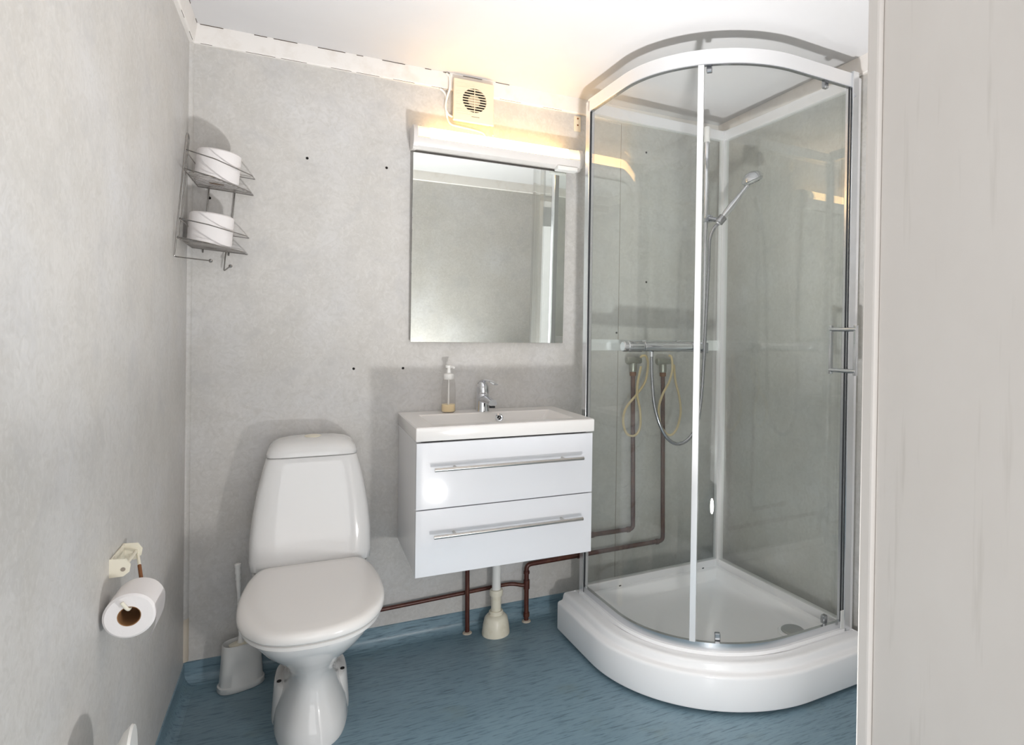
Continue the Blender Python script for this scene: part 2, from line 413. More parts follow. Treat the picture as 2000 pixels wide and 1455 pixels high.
# ------------------------------------------------------------------ paper rolls
def paper_roll(name, label, cat, loc, R_, h, r_in=0.021, group=None):
    t = thing(name, label, cat, loc, 0, group)
    bm = bmesh.new()
    lathe(bm, [(r_in, 0.0), (R_ - 0.004, 0.0), (R_, 0.004), (R_, h - 0.004), (R_ - 0.004, h), (r_in, h), (r_in, 0.0)], 48, cap=False)
    bmesh.ops.remove_doubles(bm, verts=bm.verts, dist=1e-5)
    finish('paper', bm, 'paper', t, 40)
    bm = bmesh.new(); lathe(bm, [(r_in, 0.001), (r_in, h - 0.001), (r_in - 0.0015, h - 0.001), (r_in - 0.0015, 0.001), (r_in, 0.001)], 32, cap=False)
    bmesh.ops.remove_doubles(bm, verts=bm.verts, dist=1e-5)
    finish('cardboard_core', bm, 'cardboard', t, 40)
    return t

# wire corner caddy: a leg on each wall, two shelves
PZ, TILT = 1.37, math.radians(4.3)
SH1, SH2 = 1.600 - PZ, 1.403 - PZ       # shelf heights above the pivot
cad = thing('wire_caddy', 'two-tier chrome wire corner caddy hanging askew above the toilet', 'caddy', (0, 0, PZ))
cad.rotation_euler = (0, TILT, 0)
wr = 0.0021
AX, AY = 0.160, -0.258
def front_line(z):
    return bend([(0.006, AY, z), (0.072, AY * 0.80, z), (AX, -0.062, z), (AX + 0.006, -0.012, z)], 0.010, 4)
def front_x(y):          # reach of the shelf at a given distance from the back wall
    pts = [(0.006, AY), (0.072, AY * 0.80), (AX, -0.062), (AX + 0.006, -0.012)]
    for (xa, ya), (xb, yb) in zip(pts, pts[1:]):
        if ya <= y <= yb: return xa + (xb - xa) * (y - ya) / (yb - ya)
    return AX
lo = 1.335 - PZ
obj_tube('side_frame', 'wire', cad, bend([(0.006, AY, lo + 0.03), (0.006, AY, 1.705 - PZ), (0.006, AY + 0.045, 1.705 - PZ), (0.006, AY + 0.045, SH2)], 0.021, 7), wr, 8)
for x in (0.040, 0.112):
    obj_tube('back_wire', 'wire', cad, [(x, -0.007, SH2 - 0.012), (x, -0.007, SH1 + 0.01)], wr, 8)
for z in (SH1, SH2):
    sh = obj_tube('shelf_rim', 'wire', cad, front_line(z) + [Vector((0.010, -0.012, z))], wr, 8, True)
    for k in range(11):
        y = -0.028 - 0.0185 * k
        obj_tube('shelf_wire', 'wire', sh, [(0.010, y, z - 0.0015), (front_x(y), y, z - 0.0015)], 0.0012, 6)
    g = obj_tube('guard_wire', 'wire', cad, front_line(z + 0.054) + [Vector((0.010, -0.012, z + 0.054))], wr * 0.85, 8, True)
    for p, q in (((0.007, AY, z), (0.007, AY, z + 0.054)),):
        obj_tube('guard_stay', 'wire', g, [p, q], wr * 0.8, 6)
for pts in ([(0.006, AY, lo + 0.03), (0.006, AY, lo + 0.012), (0.082, AY + 0.10, lo + 0.020)], [(0.104, -0.014, SH2), (0.104, -0.018, lo + 0.004), (0.124, -0.050, lo + 0.020)]):
    hk = obj_tube('hook', 'wire', cad, bend(pts, 0.006, 3), wr * 0.9, 8)
    obj_lathe('hook_ball', 'wire', hk, [(0.0, -0.006), (0.0042, -0.0042), (0.006, 0), (0.0042, 0.0042), (0.0, 0.006)], pts[-1], 'Z', 16)
for z, x, lab in ((SH1, 0.069, 'upper'), (SH2, 0.066, 'lower')):
    r_ = paper_roll('toilet_paper_roll', 'white toilet paper roll on the %s shelf of the wire caddy' % lab, 'toilet paper', (0, 0, 0), 0.060, 0.098, group='spare toilet rolls')
    p = Matrix.Rotation(TILT, 3, 'Y') @ Vector((x, -0.088, z + 0.0025))
    r_.location = (p.x, p.y, p.z + PZ); r_.rotation_euler = (0, TILT, 0)

# wall holder with a hanging roll
hold = thing('toilet_roll_holder', 'off-white metal toilet roll holder with rusted wire arm on the wall', 'roll holder', (0, 0, 0))
hy0, hy1, hz = -0.870, -0.770, 0.675
bm = bmesh.new(); box(bm, 0.0, 0.004, hy0, hy1, hz - 0.018, hz + 0.018, 0.002); finish('back_plate', bm, 'plastic_aged', hold, 20)
for y in (hy0, hy1):
    bm = bmesh.new()
    pts = [(0.0, -0.018), (0.022, -0.018), (0.032, -0.010), (0.034, 0.004), (0.026, 0.016), (0.0, 0.018)]
    loft(bm, [[Vector((a, y - 0.0015, hz + b)) for a, b in pts], [Vector((a, y + 0.0015, hz + b)) for a, b in pts]])
    ear = finish('ear', bm, 'plastic_aged', hold, 30)
    obj_lathe('ear_hole', 'print_grey', ear, [(0.004, 0), (0.004, 0.0008)], (0.022, y - 0.0015, hz - 0.004), Vector((0, -1, 0)), 12)
RLX, RLZ, RLY0, RLY1, RLR = 0.047, 0.605, -0.945, -0.855, 0.0415
arm = bend([(0.024, hy0, hz), (0.024, hy1 + 0.004, hz), (RLX, RLY1 + 0.014, RLZ + 0.020), (RLX, RLY1 + 0.006, RLZ + 0.0135), (RLX, RLY0 - 0.006, RLZ + 0.0135), (RLX - 0.010, RLY0 - 0.007, RLZ + 0.030)], 0.008, 5)
wa = obj_tube('wire_arm', 'plastic_aged', hold, arm, 0.0030, 10)
pa, pb = Vector((0.024, hy1 + 0.004, hz)), Vector((RLX, RLY1 + 0.014, RLZ + 0.020))
obj_tube('rust_patch', 'rust', wa, [pa.lerp(pb, 0.45), pa.lerp(pb, 0.85)], 0.0034, 10)
roll = paper_roll('toilet_paper_roll', 'part-used toilet paper roll hanging from the wall holder with a loose end', 'toilet paper', (RLX, RLY1, RLZ), RLR, RLY1 - RLY0, 0.0185)
roll.rotation_euler = (PI / 2, 0, 0)
bm = bmesh.new()
sheet = [Vector((RLR * math.cos(a) * 1.01, RLR * math.sin(a) * 1.01)) for a in (0.35, 0.15, -0.05)] + [Vector((RLR * 1.0, -0.012)), Vector((RLR * 0.95, -0.026)), Vector((RLR * 0.84, -0.040)), Vector((RLR * 0.68, -0.052))]
loft(bm, [[Vector((p.x + e, p.y, z)) for p in sheet for e in (0,)] for z in (0.003, RLY1 - RLY0 - 0.002)], False, False, False)
bmesh.ops.solidify(bm, geom=list(bm.faces), thickness=0.0012)
finish('loose_sheet', bm, 'paper', roll, 60)

# pedal bin with open lid, only its lid reaches into view
bn = thing('pedal_bin', 'smooth white pointed plastic lid edge standing up beside the toilet roll wall', 'bin', (0.175, -1.12, 0))
bm = bmesh.new(); lathe(bm, [(0.082, 0.0), (0.085, 0.005), (0.092, 0.26), (0.094, 0.285), (0.090, 0.288), (0.086, 0.28), (0.080, 0.02)], 40); finish('body', bm, 'plastic_white', bn, 40)
bm = bmesh.new()
lathe(bm, [(0.0, 0.030), (0.03, 0.028), (0.06, 0.020), (0.08, 0.010), (0.090, 0.0), (0.088, -0.004), (0.0, -0.004)], 40, (0, 0, 0), Vector((-1, -0.10, 0)))
bmesh.ops.transform(bm, matrix=Matrix.Translation((-0.095, 0.02, 0.383)), verts=bm.verts)
finish('lid', bm, 'plastic_white', bn, 50)
obj_box('pedal', 'gasket', bn, 0.07, 0.13, -0.02, 0.02, 0.004, 0.012, 0.003)

# ------------------------------------------------------------------ vanity
VX0, VX1, VD, VT, VTB, VB = 0.6515, 1.2615, 0.4025, 0.846, 0.8023, 0.378
van = thing('vanity_cabinet', 'white wall-hung vanity cabinet with two glossy drawers', 'cabinet', (0, 0, 0))
cx0, cx1, cyf = VX0 + 0.003, VX1 - 0.005, -(VD - 0.004)
bm = bmesh.new()
box(bm, cx0 + 0.001, cx0 + 0.017, cyf + 0.02, -0.003, VB + 0.006, VTB - 0.004, 0.0008, 1); box(bm, cx1 - 0.017, cx1 - 0.001, cyf + 0.02, -0.003, VB + 0.006, VTB - 0.004, 0.0008, 1)
box(bm, cx0 + 0.0175, cx1 - 0.0175, cyf + 0.02, -0.003, VB + 0.006, VB + 0.022); box(bm, cx0 + 0.0175, cx1 - 0.0175, -0.012, -0.003, VB + 0.0225, VTB - 0.02)
finish('carcass', bm, 'carcass', van, 30)
zm = (VB + VTB - 0.006) / 2
for z0, z1, hz_ in ((VB, zm - 0.0015, 0.509), (zm + 0.0015, VTB - 0.006, 0.717)):
    dr = obj_box('drawer', 'lacquer', van, cx0, cx1, cyf, cyf + 0.018, z0, z1, 0.0015, 2)
    xm = (cx0 + cx1) / 2
    hd = obj_tube('handle', 'steel', dr, [(0.7045, cyf - 0.034, hz_), (1.208, cyf - 0.034, hz_ - 0.0005)], 0.006, 16)
    for xx in (0.772, 1.140):
        obj_tube('handle_post', 'steel', hd, [(xx, cyf, hz_), (xx, cyf - 0.030, hz_)], 0.0045, 12)
# basin: slab with a sunken rectangular bowl
bas = thing('washbasin', 'white rectangular washbasin slab on top of the vanity cabinet', 'washbasin', (0, 0, 0))
bm = bmesh.new()
def rr_ring(x0, x1, y0, y1, z, r, n=5):
    out = []
    for (cx_, cyy, a0) in ((x1 - r, y1 - r, 0), (x0 + r, y1 - r, PI / 2), (x0 + r, y0 + r, PI), (x1 - r, y0 + r, 1.5 * PI)):
        for k in range(n + 1):
            a = a0 + PI / 2 * k / n; out.append(Vector((cx_ + r * math.cos(a), cyy + r * math.sin(a), z)))
    return out
bx0, bx1, by0, by1 = 0.709, 1.205, -0.352, -0.098
loft(bm, [rr_ring(VX0 + .001, VX1 - .001, -VD + .001, -0.002, VTB, 0.004), rr_ring(VX0, VX1, -VD, -0.001, VTB + 0.002, 0.004), rr_ring(VX0, VX1, -VD, -0.001, VT - 0.003, 0.004), rr_ring(VX0 + .003, VX1 - .003, -VD + .003, -0.003, VT, 0.004),
          rr_ring(bx0, bx1, by0, by1, VT, 0.006), rr_ring(bx0 + .004, bx1 - .004, by0 + .004, by1 - .004, VT - 0.004, 0.008), rr_ring(bx0 + .03, bx1 - .03, by0 + .022, by1 - .016, VT - 0.055, 0.02), rr_ring(bx0 + .07, bx1 - .07, by0 + .06, by1 - .05, VT - 0.085, 0.03)])
finish('slab', bm, 'basin_white', bas, 30)
ov = obj_lathe('overflow_ring', 'chrome', bas, [(0.008, 0), (0.0145, 0.0), (0.0150, 0.003), (0.012, 0.005), (0.008, 0.004), (0.008, 0.0)], (1.003, by1 - 0.009, VT - 0.023), Vector((0, -1, 0.3)).normalized(), 28)
obj_lathe('overflow_hole', 'dark_hole', ov, [(0.0085, 0.001), (0.0085, 0.0022)], (1.003, by1 - 0.009, VT - 0.023), Vector((0, -1, 0.3)).normalized(), 20)
for k in range(3):
    a = PI / 2 + k * 2 * PI / 3; c0 = Vector((1.003, by1 - 0.0135, VT - 0.0215))
    obj_tube('overflow_bar', 'chrome', ov, [c0, c0 + Vector((0.0085 * math.cos(a), 0, 0.0085 * math.sin(a)))], 0.001, 6)
obj_lathe('drain', 'chrome', bas, [(0.031, 0.0), (0.031, 0.003), (0.026, 0.005), (0.02, 0.003), (0.0, 0.003)], (0.957, -0.225, VT - 0.0855), 'Z', 28)

# tap
tap = thing('basin_tap', 'chrome single-lever mixer tap at the back of the washbasin', 'tap', (0.953, -0.058, VT))
bm = bmesh.new()
loft(bm, [sring(0, y, a, b, z, 28, 2.3) for z, a, b, y in ((0.0, 0.025, 0.026, 0), (0.004, 0.024, 0.025, 0), (0.03, 0.0225, 0.0235, 0), (0.05, 0.0225, 0.024, 0.0), (0.062, 0.022, 0.0235, 0.0), (0.066, 0.0195, 0.0205, 0.0))])
finish('body', bm, 'chrome', tap, 40)
bm = bmesh.new()
sp = [(0, -0.008, 0.046), (0.004, -0.035, 0.046), (0.010, -0.065, 0.042), (0.014, -0.090, 0.038)]
path = smooth_path(sp, 5); rings = []
for i, p in enumerate(path):
    k = i / (len(path) - 1); a = 0.019 - 0.003 * k; b = 0.016 - 0.004 * k
    rings.append([p + Vector((a * math.cos(t), 0, b * math.sin(t))) for t in [2 * PI * j / 20 for j in range(20)]])
loft(bm, rings); spo = finish('spout', bm, 'chrome', tap, 50)
obj_lathe('aerator', 'gasket', spo, [(0.011, 0), (0.011, 0.008)], (0.0135, -0.081, 0.0205), 'Z', 20)
bm = bmesh.new()
lathe(bm, [(0.0225, 0.067), (0.0235, 0.075), (0.022, 0.09), (0.0165, 0.106), (0.009, 0.113), (0.0, 0.115)], 28); cap = finish('cartridge_cap', bm, 'chrome', tap, 50)
bm = bmesh.new(); path = smooth_path([(-0.004, 0.012, 0.104), (0.004, -0.012, 0.117), (0.016, -0.045, 0.116), (0.026, -0.080, 0.106)], 5); rings = []
for i, p in enumerate(path):
    k = i / (len(path) - 1); a = 0.014 - 0.004 * k; b = 0.006 - 0.003 * k
    rings.append([p + Vector((a * math.cos(t), 0, b * math.sin(t))) for t in [2 * PI * j / 16 for j in range(16)]])
loft(bm, rings); finish('lever', bm, 'chrome', tap, 60)

# soap bottle
sb = thing('soap_bottle', 'clear pump soap bottle, nearly empty, on the washbasin edge', 'soap bottle', (0.824, -0.055, VT))
obj_lathe('bottle', 'bottle_clear', sb, [(0.0, 0.001), (0.023, 0.001), (0.0255, 0.004), (0.0255, 0.08), (0.024, 0.105), (0.021, 0.12), (0.0175, 0.128)], (0, 0, 0), 'Z', 28)
obj_lathe('soap', 'soap_liquid', sb, [(0.0, 0.003), (0.0225, 0.003), (0.0245, 0.006), (0.0245, 0.030), (0.0, 0.030)], (0, 0, 0), 'Z', 28)
pm = obj_lathe('pump_collar', 'plastic_white', sb, [(0.0185, 0.122), (0.0185, 0.140), (0.016, 0.143), (0.0075, 0.145), (0.0075, 0.156), (0.0, 0.156)], (0, 0, 0), 'Z', 26)
obj_tube('dip_tube', 'plastic_white', pm, [(0, 0, 0.008), (0, 0, 0.123)], 0.003, 8)
bm = bmesh.new(); lathe(bm, [(0.006, 0.155), (0.006, 0.163), (0.012, 0.166), (0.0125, 0.173), (0.009, 0.176), (0.0, 0.1765)], 22); tube(bm, [(0, 0, 0.1695), (0.010, -0.018, 0.169), (0.014, -0.026, 0.166)], [0.006, 0.005, 0.0035], 10)
finish('pump_head', bm, 'plastic_white', pm, 50)

# ------------------------------------------------------------------ mirror, lamp, fan, cables
mir = thing('mirror', 'frameless rectangular mirror above the washbasin', 'mirror', (0, 0, 0))
MX0, MX1, MZ0, MZ1 = 0.6895, 1.2934, 1.1051, 1.7985
obj_box('mirror_backing', 'print_grey', mir, MX0 + 0.004, MX1 - 0.004, -0.0155, -0.0005, MZ0 + 0.004, MZ1 - 0.004)
obj_box('mirror_glass', 'mirror_silver', mir, MX0, MX1, -0.020, -0.0156, MZ0, MZ1, 0.0008, 1)

for o in mir.children:   # the mirror leans forward a little at the top
    o.data.transform(Matrix.Translation((0, -0.0006, MZ0)) @ Matrix.Rotation(math.radians(1.1), 4, 'X') @ Matrix.Translation((0, 0, -MZ0)))

lx0, lx1 = 0.683, 1.343
lamp = thing('wall_lamp', 'lit white strip lamp mounted over the mirror', 'lamp', (0, 0, 0))
def lamp_prof(k=1.0):   # (distance from the wall, z)
    return [(0.001, 1.812), (0.055, 1.805), (0.078, 1.812), (0.086, 1.826), (0.090, 1.846), (0.088, 1.864), (0.078, 1.880), (0.060, 1.887), (0.001, 1.887)]
full = lamp_prof()
bm = bmesh.new()
und = [(0.001, 1.812), (0.055, 1.805), (0.078, 1.812), (0.086, 1.826), (0.0895, 1.840), (0.084, 1.8415), (0.001, 1.8415)]
loft(bm, [[Vector((x, -d, z)) for d, z in und] for x in (lx0 + 0.014, lx1 - 0.014)]); finish('housing', bm, 'lamp_housing', lamp, 30)
dif = [(0.002, 1.842), (0.084, 1.842), (0.0895, 1.8425), (0.090, 1.850), (0.088, 1.864), (0.078, 1.880), (0.060, 1.887), (0.002, 1.887)]
bm = bmesh.new(); loft(bm, [[Vector((x, -d, z)) for d, z in dif] for x in (lx0 + 0.060, lx1 - 0.060)]); finish('diffuser', bm, 'lamp_glow', lamp, 40)
for a, b in ((lx0 + 0.0145, lx0 + 0.0595), (lx1 - 0.0595, lx1 - 0.0145)):
    bm = bmesh.new(); loft(bm, [[Vector((x, -d, z)) for d, z in dif] for x in (a, b)]); finish('diffuser_end', bm, 'diffuser', lamp, 40)
for a, b in ((lx0, lx0 + 0.014), (lx1 - 0.014, lx1)):
    bm = bmesh.new(); cc = [(0.0, 1.809)] + [(d * 1.02 if d > 0.01 else 0.0, z + (0.002 if z > 1.85 else -0.003)) for d, z in full[1:-1]] + [(0.0, 1.890)]
    loft(bm, [[Vector((x, -d, z)) for d, z in cc] for x in (a, b)]); finish('end_cap', bm, 'lamp_housing', lamp, 40)
obj_box('shaver_socket', 'plastic_white', lamp, 1.236, 1.322, -0.084, -0.045, 1.795, 1.8115, 0.003)

fan = thing('exhaust_fan', 'square cream extractor fan high on the wall above the lamp', 'fan', (0, 0, 0))
FX0, FX1, FZ0, FZ1 = 0.832, 0.985, 1.938, 2.094
fcx, fcz = 0.911, 2.021
FD = -0.040
obj_box('fan_body', 'plastic_cream', fan, FX0 + 0.006, FX1 - 0.006, -0.028, -0.001, FZ0 + 0.006, FZ1 - 0.006, 0.003)
bm = bmesh.new()   # cover plate with a round opening
n = 48; R_ = 0.0455
outer = []; inner = []
for i in range(n):
    a = 2 * PI * i / n; c_, s_ = math.cos(a), math.sin(a); k = 1 / max(abs(c_), abs(s_))
    ox = min(max(fcx + c_ * k * 0.12, FX0), FX1); oz = min(max(fcz + s_ * k * 0.12, FZ0), FZ1)
    outer.append((ox, oz)); inner.append((fcx + R_ * c_, fcz + R_ * s_))
rings = [[Vector((x, -0.029, z)) for x, z in inner], [Vector((x, -0.029, z)) for x, z in outer], [Vector((x, FD + 0.002, z)) for x, z in outer], [Vector((fcx + (x - fcx) * 0.985, FD, fcz + (z - fcz) * 0.985)) for x, z in outer], [Vector((x, FD, z)) for x, z in inner], [Vector((x, -0.029, z)) for x, z in inner]]
loft(bm, rings, False, False); bmesh.ops.remove_doubles(bm, verts=bm.verts, dist=1e-6)
cov = finish('fan_cover', bm, 'plastic_cream', fan, 30)
obj_lathe('fan_opening', 'fan_dark', fan, [(R_ - 0.0003, 0.0), (R_ - 0.0003, 0.001)], (fcx, -0.0285, fcz), Vector((0, -1, 0)), 40)
obj_lathe('fan_hub', 'plastic_cream', fan, [(0.023, 0.0), (0.023, 0.003), (0.018, 0.0045), (0, 0.0045)], (fcx, -0.030, fcz), Vector((0, -1, 0)), 32)
for k in range(-4, 5):
    z = fcz + k * 0.0098; hw = math.sqrt(max(R_ ** 2 - (k * 0.0098) ** 2, 0)) - 0.0003
    obj_box('louvre', 'plastic_cream', fan, fcx - hw, fcx + hw, FD - 0.0005, FD + 0.004, z - 0.0015, z + 0.0015)
obj_box('centre_bar', 'plastic_cream', fan, fcx - 0.0012, fcx + 0.0012, FD - 0.001, FD + 0.004, fcz - R_, fcz + R_)
for k in range(-7, 8):   # wavy ribs moulded into the cover
    z0 = fcz + k * 0.0082
    for s in (-1, 1):
        pts = []
        for j in range(9):
            u = 0.0505 + (0.070 - 0.0505) * j / 8
            if abs(k) * 0.0082 > 0.03: u = (0.070) * j / 8
            bul = math.copysign(max(0, 0.0555 - abs(k) * 0.0082 - 0.0) * math.exp(-(u / 0.03) ** 2) * 0.5, k) if abs(k) * 0.0082 > 0.03 else 0
            pts.append((fcx + s * u, FD - 0.0002, z0 + bul))
        if all((p[0] - fcx) ** 2 + (p[2] - fcz) ** 2 > (R_ + 0.002) ** 2 and FX0 + 0.004 < p[0] < FX1 - 0.004 and FZ0 + 0.004 < p[2] < FZ1 - 0.004 for p in pts):
            obj_tube('rib', 'plastic_cream', cov, pts, 0.0009, 5)
obj_box('maker_print', 'print_grey', cov, 0.900, 0.930, FD - 0.0003, FD, 1.958, 1.9605)
tag(obj_tube('power_cable', 'plastic_white', None, bend([(0.806, -0.027, CZ - 0.006), (0.818, -0.028, CZ - 0.014), (0.822, -0.027, HT + 0.004), (0.812, -0.010, 2.022), (0.808, -0.006, 1.985), (0.822, -0.006, 1.962), (0.836, -0.008, 1.958)], 0.016, 5), 0.0042, 10), 'white cable running from the ceiling trim into the fan', 'cable')
tag(obj_tube('power_cable', 'plastic_white', None, bend([(0.786, -0.014, HT - 0.003), (0.802, -0.008, HT - 0.008), (0.812, -0.0045, 2.03), (0.813, -0.0045, 1.96), (0.826, -0.0045, 1.928), (0.925, -0.0045, 1.921), (0.960, -0.0045, 1.915), (0.968, -0.0045, 1.889)], 0.02, 5), 0.0038, 10), 'white cable looping under the fan down to the lamp', 'cable')
pc = thing('pull_cord', 'thin pull cord with small knob hanging beside the fan', 'pull cord', (0.991, -0.012, 0))
obj_tube('string', 'plastic_cream', pc, [(0, 0, 1.946), (0, 0, 1.918)], 0.0008, 6)
obj_lathe('knob', 'plastic_cream', pc, [(0.001, 1.919), (0.004, 1.915), (0.0045, 1.909), (0.0, 1.905)], (0, 0, 0), 'Z', 14)
obj_box('cord_mount', 'plastic_cream', pc, -0.006, 0.003, -0.004, 0.012, 1.945, 1.955, 0.001)
bk = thing('wall_bracket', 'small cream metal plate with two screws between lamp and shower', 'bracket', (0, 0, 0))
obj_box('plate', 'plastic_cream', bk, 1.338, 1.368, -0.003, -0.0005, 1.985, 2.048, 0.001, 1)
for z in (2.038, 2.011):
    obj_lathe('screw', 'rust', bk, [(0.004, 0), (0.003, 0.002), (0.0, 0.0025)], (1.354, -0.003, z), Vector((0, -1, 0)), 12)

# ------------------------------------------------------------------ plumbing under the basin
dp = thing('drain_pipe', 'white plastic waste pipe with floor collar under the vanity', 'pipe', (1.008, -0.085, 0))
obj_lathe('pipe', 'plastic_white', dp, [(0.0165, 0.15), (0.0165, 0.375)], (0, 0, 0), 'Z', 24)
obj_lathe('coupling', 'plastic_aged', dp, [(0.019, 0.085), (0.0195, 0.145), (0.025, 0.146), (0.0255, 0.163), (0.023, 0.167), (0.0165, 0.168)], (0, 0, 0), 'Z', 28)
obj_lathe('floor_collar', 'plastic_aged', dp, [(0.052, 0.0), (0.0525, 0.006), (0.049, 0.035), (0.043, 0.062), (0.034, 0.072), (0.027, 0.074), (0.027, 0.084), (0.024, 0.088), (0.019, 0.088)], (0, 0, 0), 'Z', 36)
def pipe(label, pts, r=0.0085, m_='pipe_brown', fittings=(), base=None, group='brown painted copper pipes'):
    t = thing('copper_pipe', label, 'pipe', (0, 0, 0), 0, group)
    obj_tube('tube', m_, t, bend(pts, 0.02, 5), r, 14)
    for a, b in fittings: obj_tube('fitting', m_, t, [a, b], r * 1.32, 14)
    if base: obj_lathe('base_ring', 'caulk', t, [(0.018, 0.0), (0.017, 0.003), (r * 1.2, 0.006)], base, 'Z', 20)
    return t
py = -0.042
pipe('brown copper pipe rising from floor to vanity, nearest the toilet', [(0.909, py, 0.0), (0.905, py, 0.37)], base=(0.909, py, 0))
pipe('brown copper pipe running level behind the toilet to the upright', [(0.30, -0.022, 0.128), (1.045, -0.022, 0.152), (1.09, -0.026, 0.153), (1.125, -0.040, 0.146), (1.134, -0.041, 0.146)], 0.0075)
pipe('brown copper pipe from floor bending level towards the shower', [(1.145, py, 0.0), (1.143, py, 0.226), (1.395, py + 0.004, 0.229), (1.781, -0.032, 0.233), (1.768, -0.032, 0.985)], 0.0095,
     fittings=[((1.145, py, 0.02), (1.145, py, 0.035)), ((1.144, py, 0.13), (1.144, py, 0.165)), ((1.1435, py, 0.19), (1.1435, py, 0.20)), ((1.365, py + 0.003, 0.2285), (1.40, py + 0.004, 0.229)), ((1.745, -0.033, 0.2328), (1.757, -0.033, 0.2328))], base=(1.145, py, 0))
pipe('brown copper pipe elbowing up behind the shower glass', [(1.395, -0.032, 0.303), (1.629, -0.032, 0.304), (1.617, -0.032, 0.985)], 0.0095,
     fittings=[((1.395, -0.032, 0.303), (1.44, -0.032, 0.303)), ((1.60, -0.032, 0.304), (1.612, -0.032, 0.304))])

# ------------------------------------------------------------------ shower cabin
XR, GAP, PHI = 1.9711, 0.1802, 0.0454
W_, S_ = 0.6645, 0.262
ZR, ZT = 0.158, 2.038
cab = thing('shower_cabin', 'quarter-round shower cabin with curved glass and white tray', 'shower', (XR, -GAP, 0), PHI)
def arc(d, n=36, s=S_, ends=(0.0, 0.0)):
    """front line of the cabin in plan, offset outwards by d; from the back panel end to the side panel end."""
    R_ = W_ - s + d; out = [Vector((-(W_ + d), ends[0], 0))]
    for i in range(n + 1):
        a = PI / 2 * i / n; out.append(Vector((-s - R_ * math.cos(a), -s - R_ * math.sin(a), 0)))
    out.append(Vector((ends[1], -(W_ + d), 0))); return out
def arc_band(bm, d0, d1, z0, z1, a0=None, a1=None, n=36, ends=(0.0, 0.0)):
    if a0 is None: A, B = arc(d0, n, ends=ends), arc(d1, n, ends=ends)
    else:
        def seg_(d):
            R_ = W_ - S_ + d; out = []
            for i in range(n + 1):
                a = a0 + (a1 - a0) * i / n
                if a < 0: p = Vector((-(W_ + d), -S_ - a * 0.39, 0))
                elif a > PI / 2: p = Vector((-S_ + (a - PI / 2) * 0.39, -(W_ + d), 0))
                else: p = Vector((-S_ - R_ * math.cos(a), -S_ - R_ * math.sin(a), 0))
                out.append(p)
            return out
        A, B = seg_(d0), seg_(d1)
    loft(bm, [[a + Vector((0, 0, z0)), b + Vector((0, 0, z0)), b + Vector((0, 0, z1)), a + Vector((0, 0, z1))] for a, b in zip(A, B)])
# tray
def tray_ring(d, b, z, s=0.235):
    R_ = W_ - s + d; n = 40; out = [Vector((b, b, z)), Vector(((b - W_ - d) * 0.5, b, z)), Vector((-(W_ + d), b, z))]
    for i in range(n + 1):
        a = PI / 2 * i / n; out.append(Vector((-s - R_ * math.cos(a), -s - R_ * math.sin(a), z)))
    out += [Vector((b, -(W_ + d), z)), Vector((b, (b - W_ - d) * 0.5, z))]
    return out
bm = bmesh.new()
loft(bm, [tray_ring(d, b, z) for d, b, z in ((0.074, 0.035, 0.012), (0.080, 0.035, 0.012), (0.083, 0.036, 0.018), (0.0832, 0.036, 0.108), (0.0825, 0.036, 0.113), (0.080, 0.036, 0.1175), (0.076, 0.036, 0.1195), (0.067, 0.036, 0.1215), (0.0635, 0.036, 0.1235), (0.0615, 0.036, 0.128), (0.0595, 0.036, 0.139), (0.057, 0.036, 0.1445), (0.052, 0.036, 0.1475), (0.044, 0.035, 0.1485), (0.016, 0.035, 0.1475), (0.0135, 0.035, 0.1445), (0.0110, 0.035, 0.1445), (0.0105, 0.035, 0.1478), (-0.016, 0.033, 0.150),
    (-0.030, -0.028, 0.150), (-0.036, -0.034, 0.146), (-0.050, -0.048, 0.116), (-0.062, -0.060, 0.108), (-0.10, -0.10, 0.104), (-0.19, -0.19, 0.103))])
tray = finish('tray', bm, 'acrylic', cab, 45)
bm = bmesh.new(); loft(bm, [tray_ring(0.060, 0.02, 0.0), tray_ring(0.060, 0.02, 0.0125)]); finish('tray_plinth', bm, 'dark_hole', tray, 30)
obj_lathe('drain_cover', 'drain_grey', tray, [(0.041, 0.0), (0.041, 0.006), (0.037, 0.009), (0.0, 0.0095)], (-0.092, -0.525, 0.1035), 'Z', 36)
obj_lathe('drain_ring', 'acrylic', tray, [(0.052, 0.0), (0.050, 0.003), (0.042, 0.0035)], (-0.092, -0.525, 0.1035), 'Z', 36)
# rails
bm = bmesh.new(); arc_band(bm, -0.016, 0.010, 0.1482, 0.160, ends=(0.0, 0.0)); finish('rail_base', bm, 'acrylic', cab, 40)
bm = bmesh.new(); arc_band(bm, -0.012, 0.000, 0.160, 0.182); finish('bottom_rail', bm, 'alu', cab, 40)
bm = bmesh.new(); arc_band(bm, -0.020, 0.002, ZT - 0.044, ZT); finish('top_rail', bm, 'alu_white', cab, 40)
bm = bmesh.new(); arc_band(bm, -0.016, -0.002, ZT - 0.0465, ZT - 0.044); finish('top_seal', bm, 'chrome_dark', cab, 40)
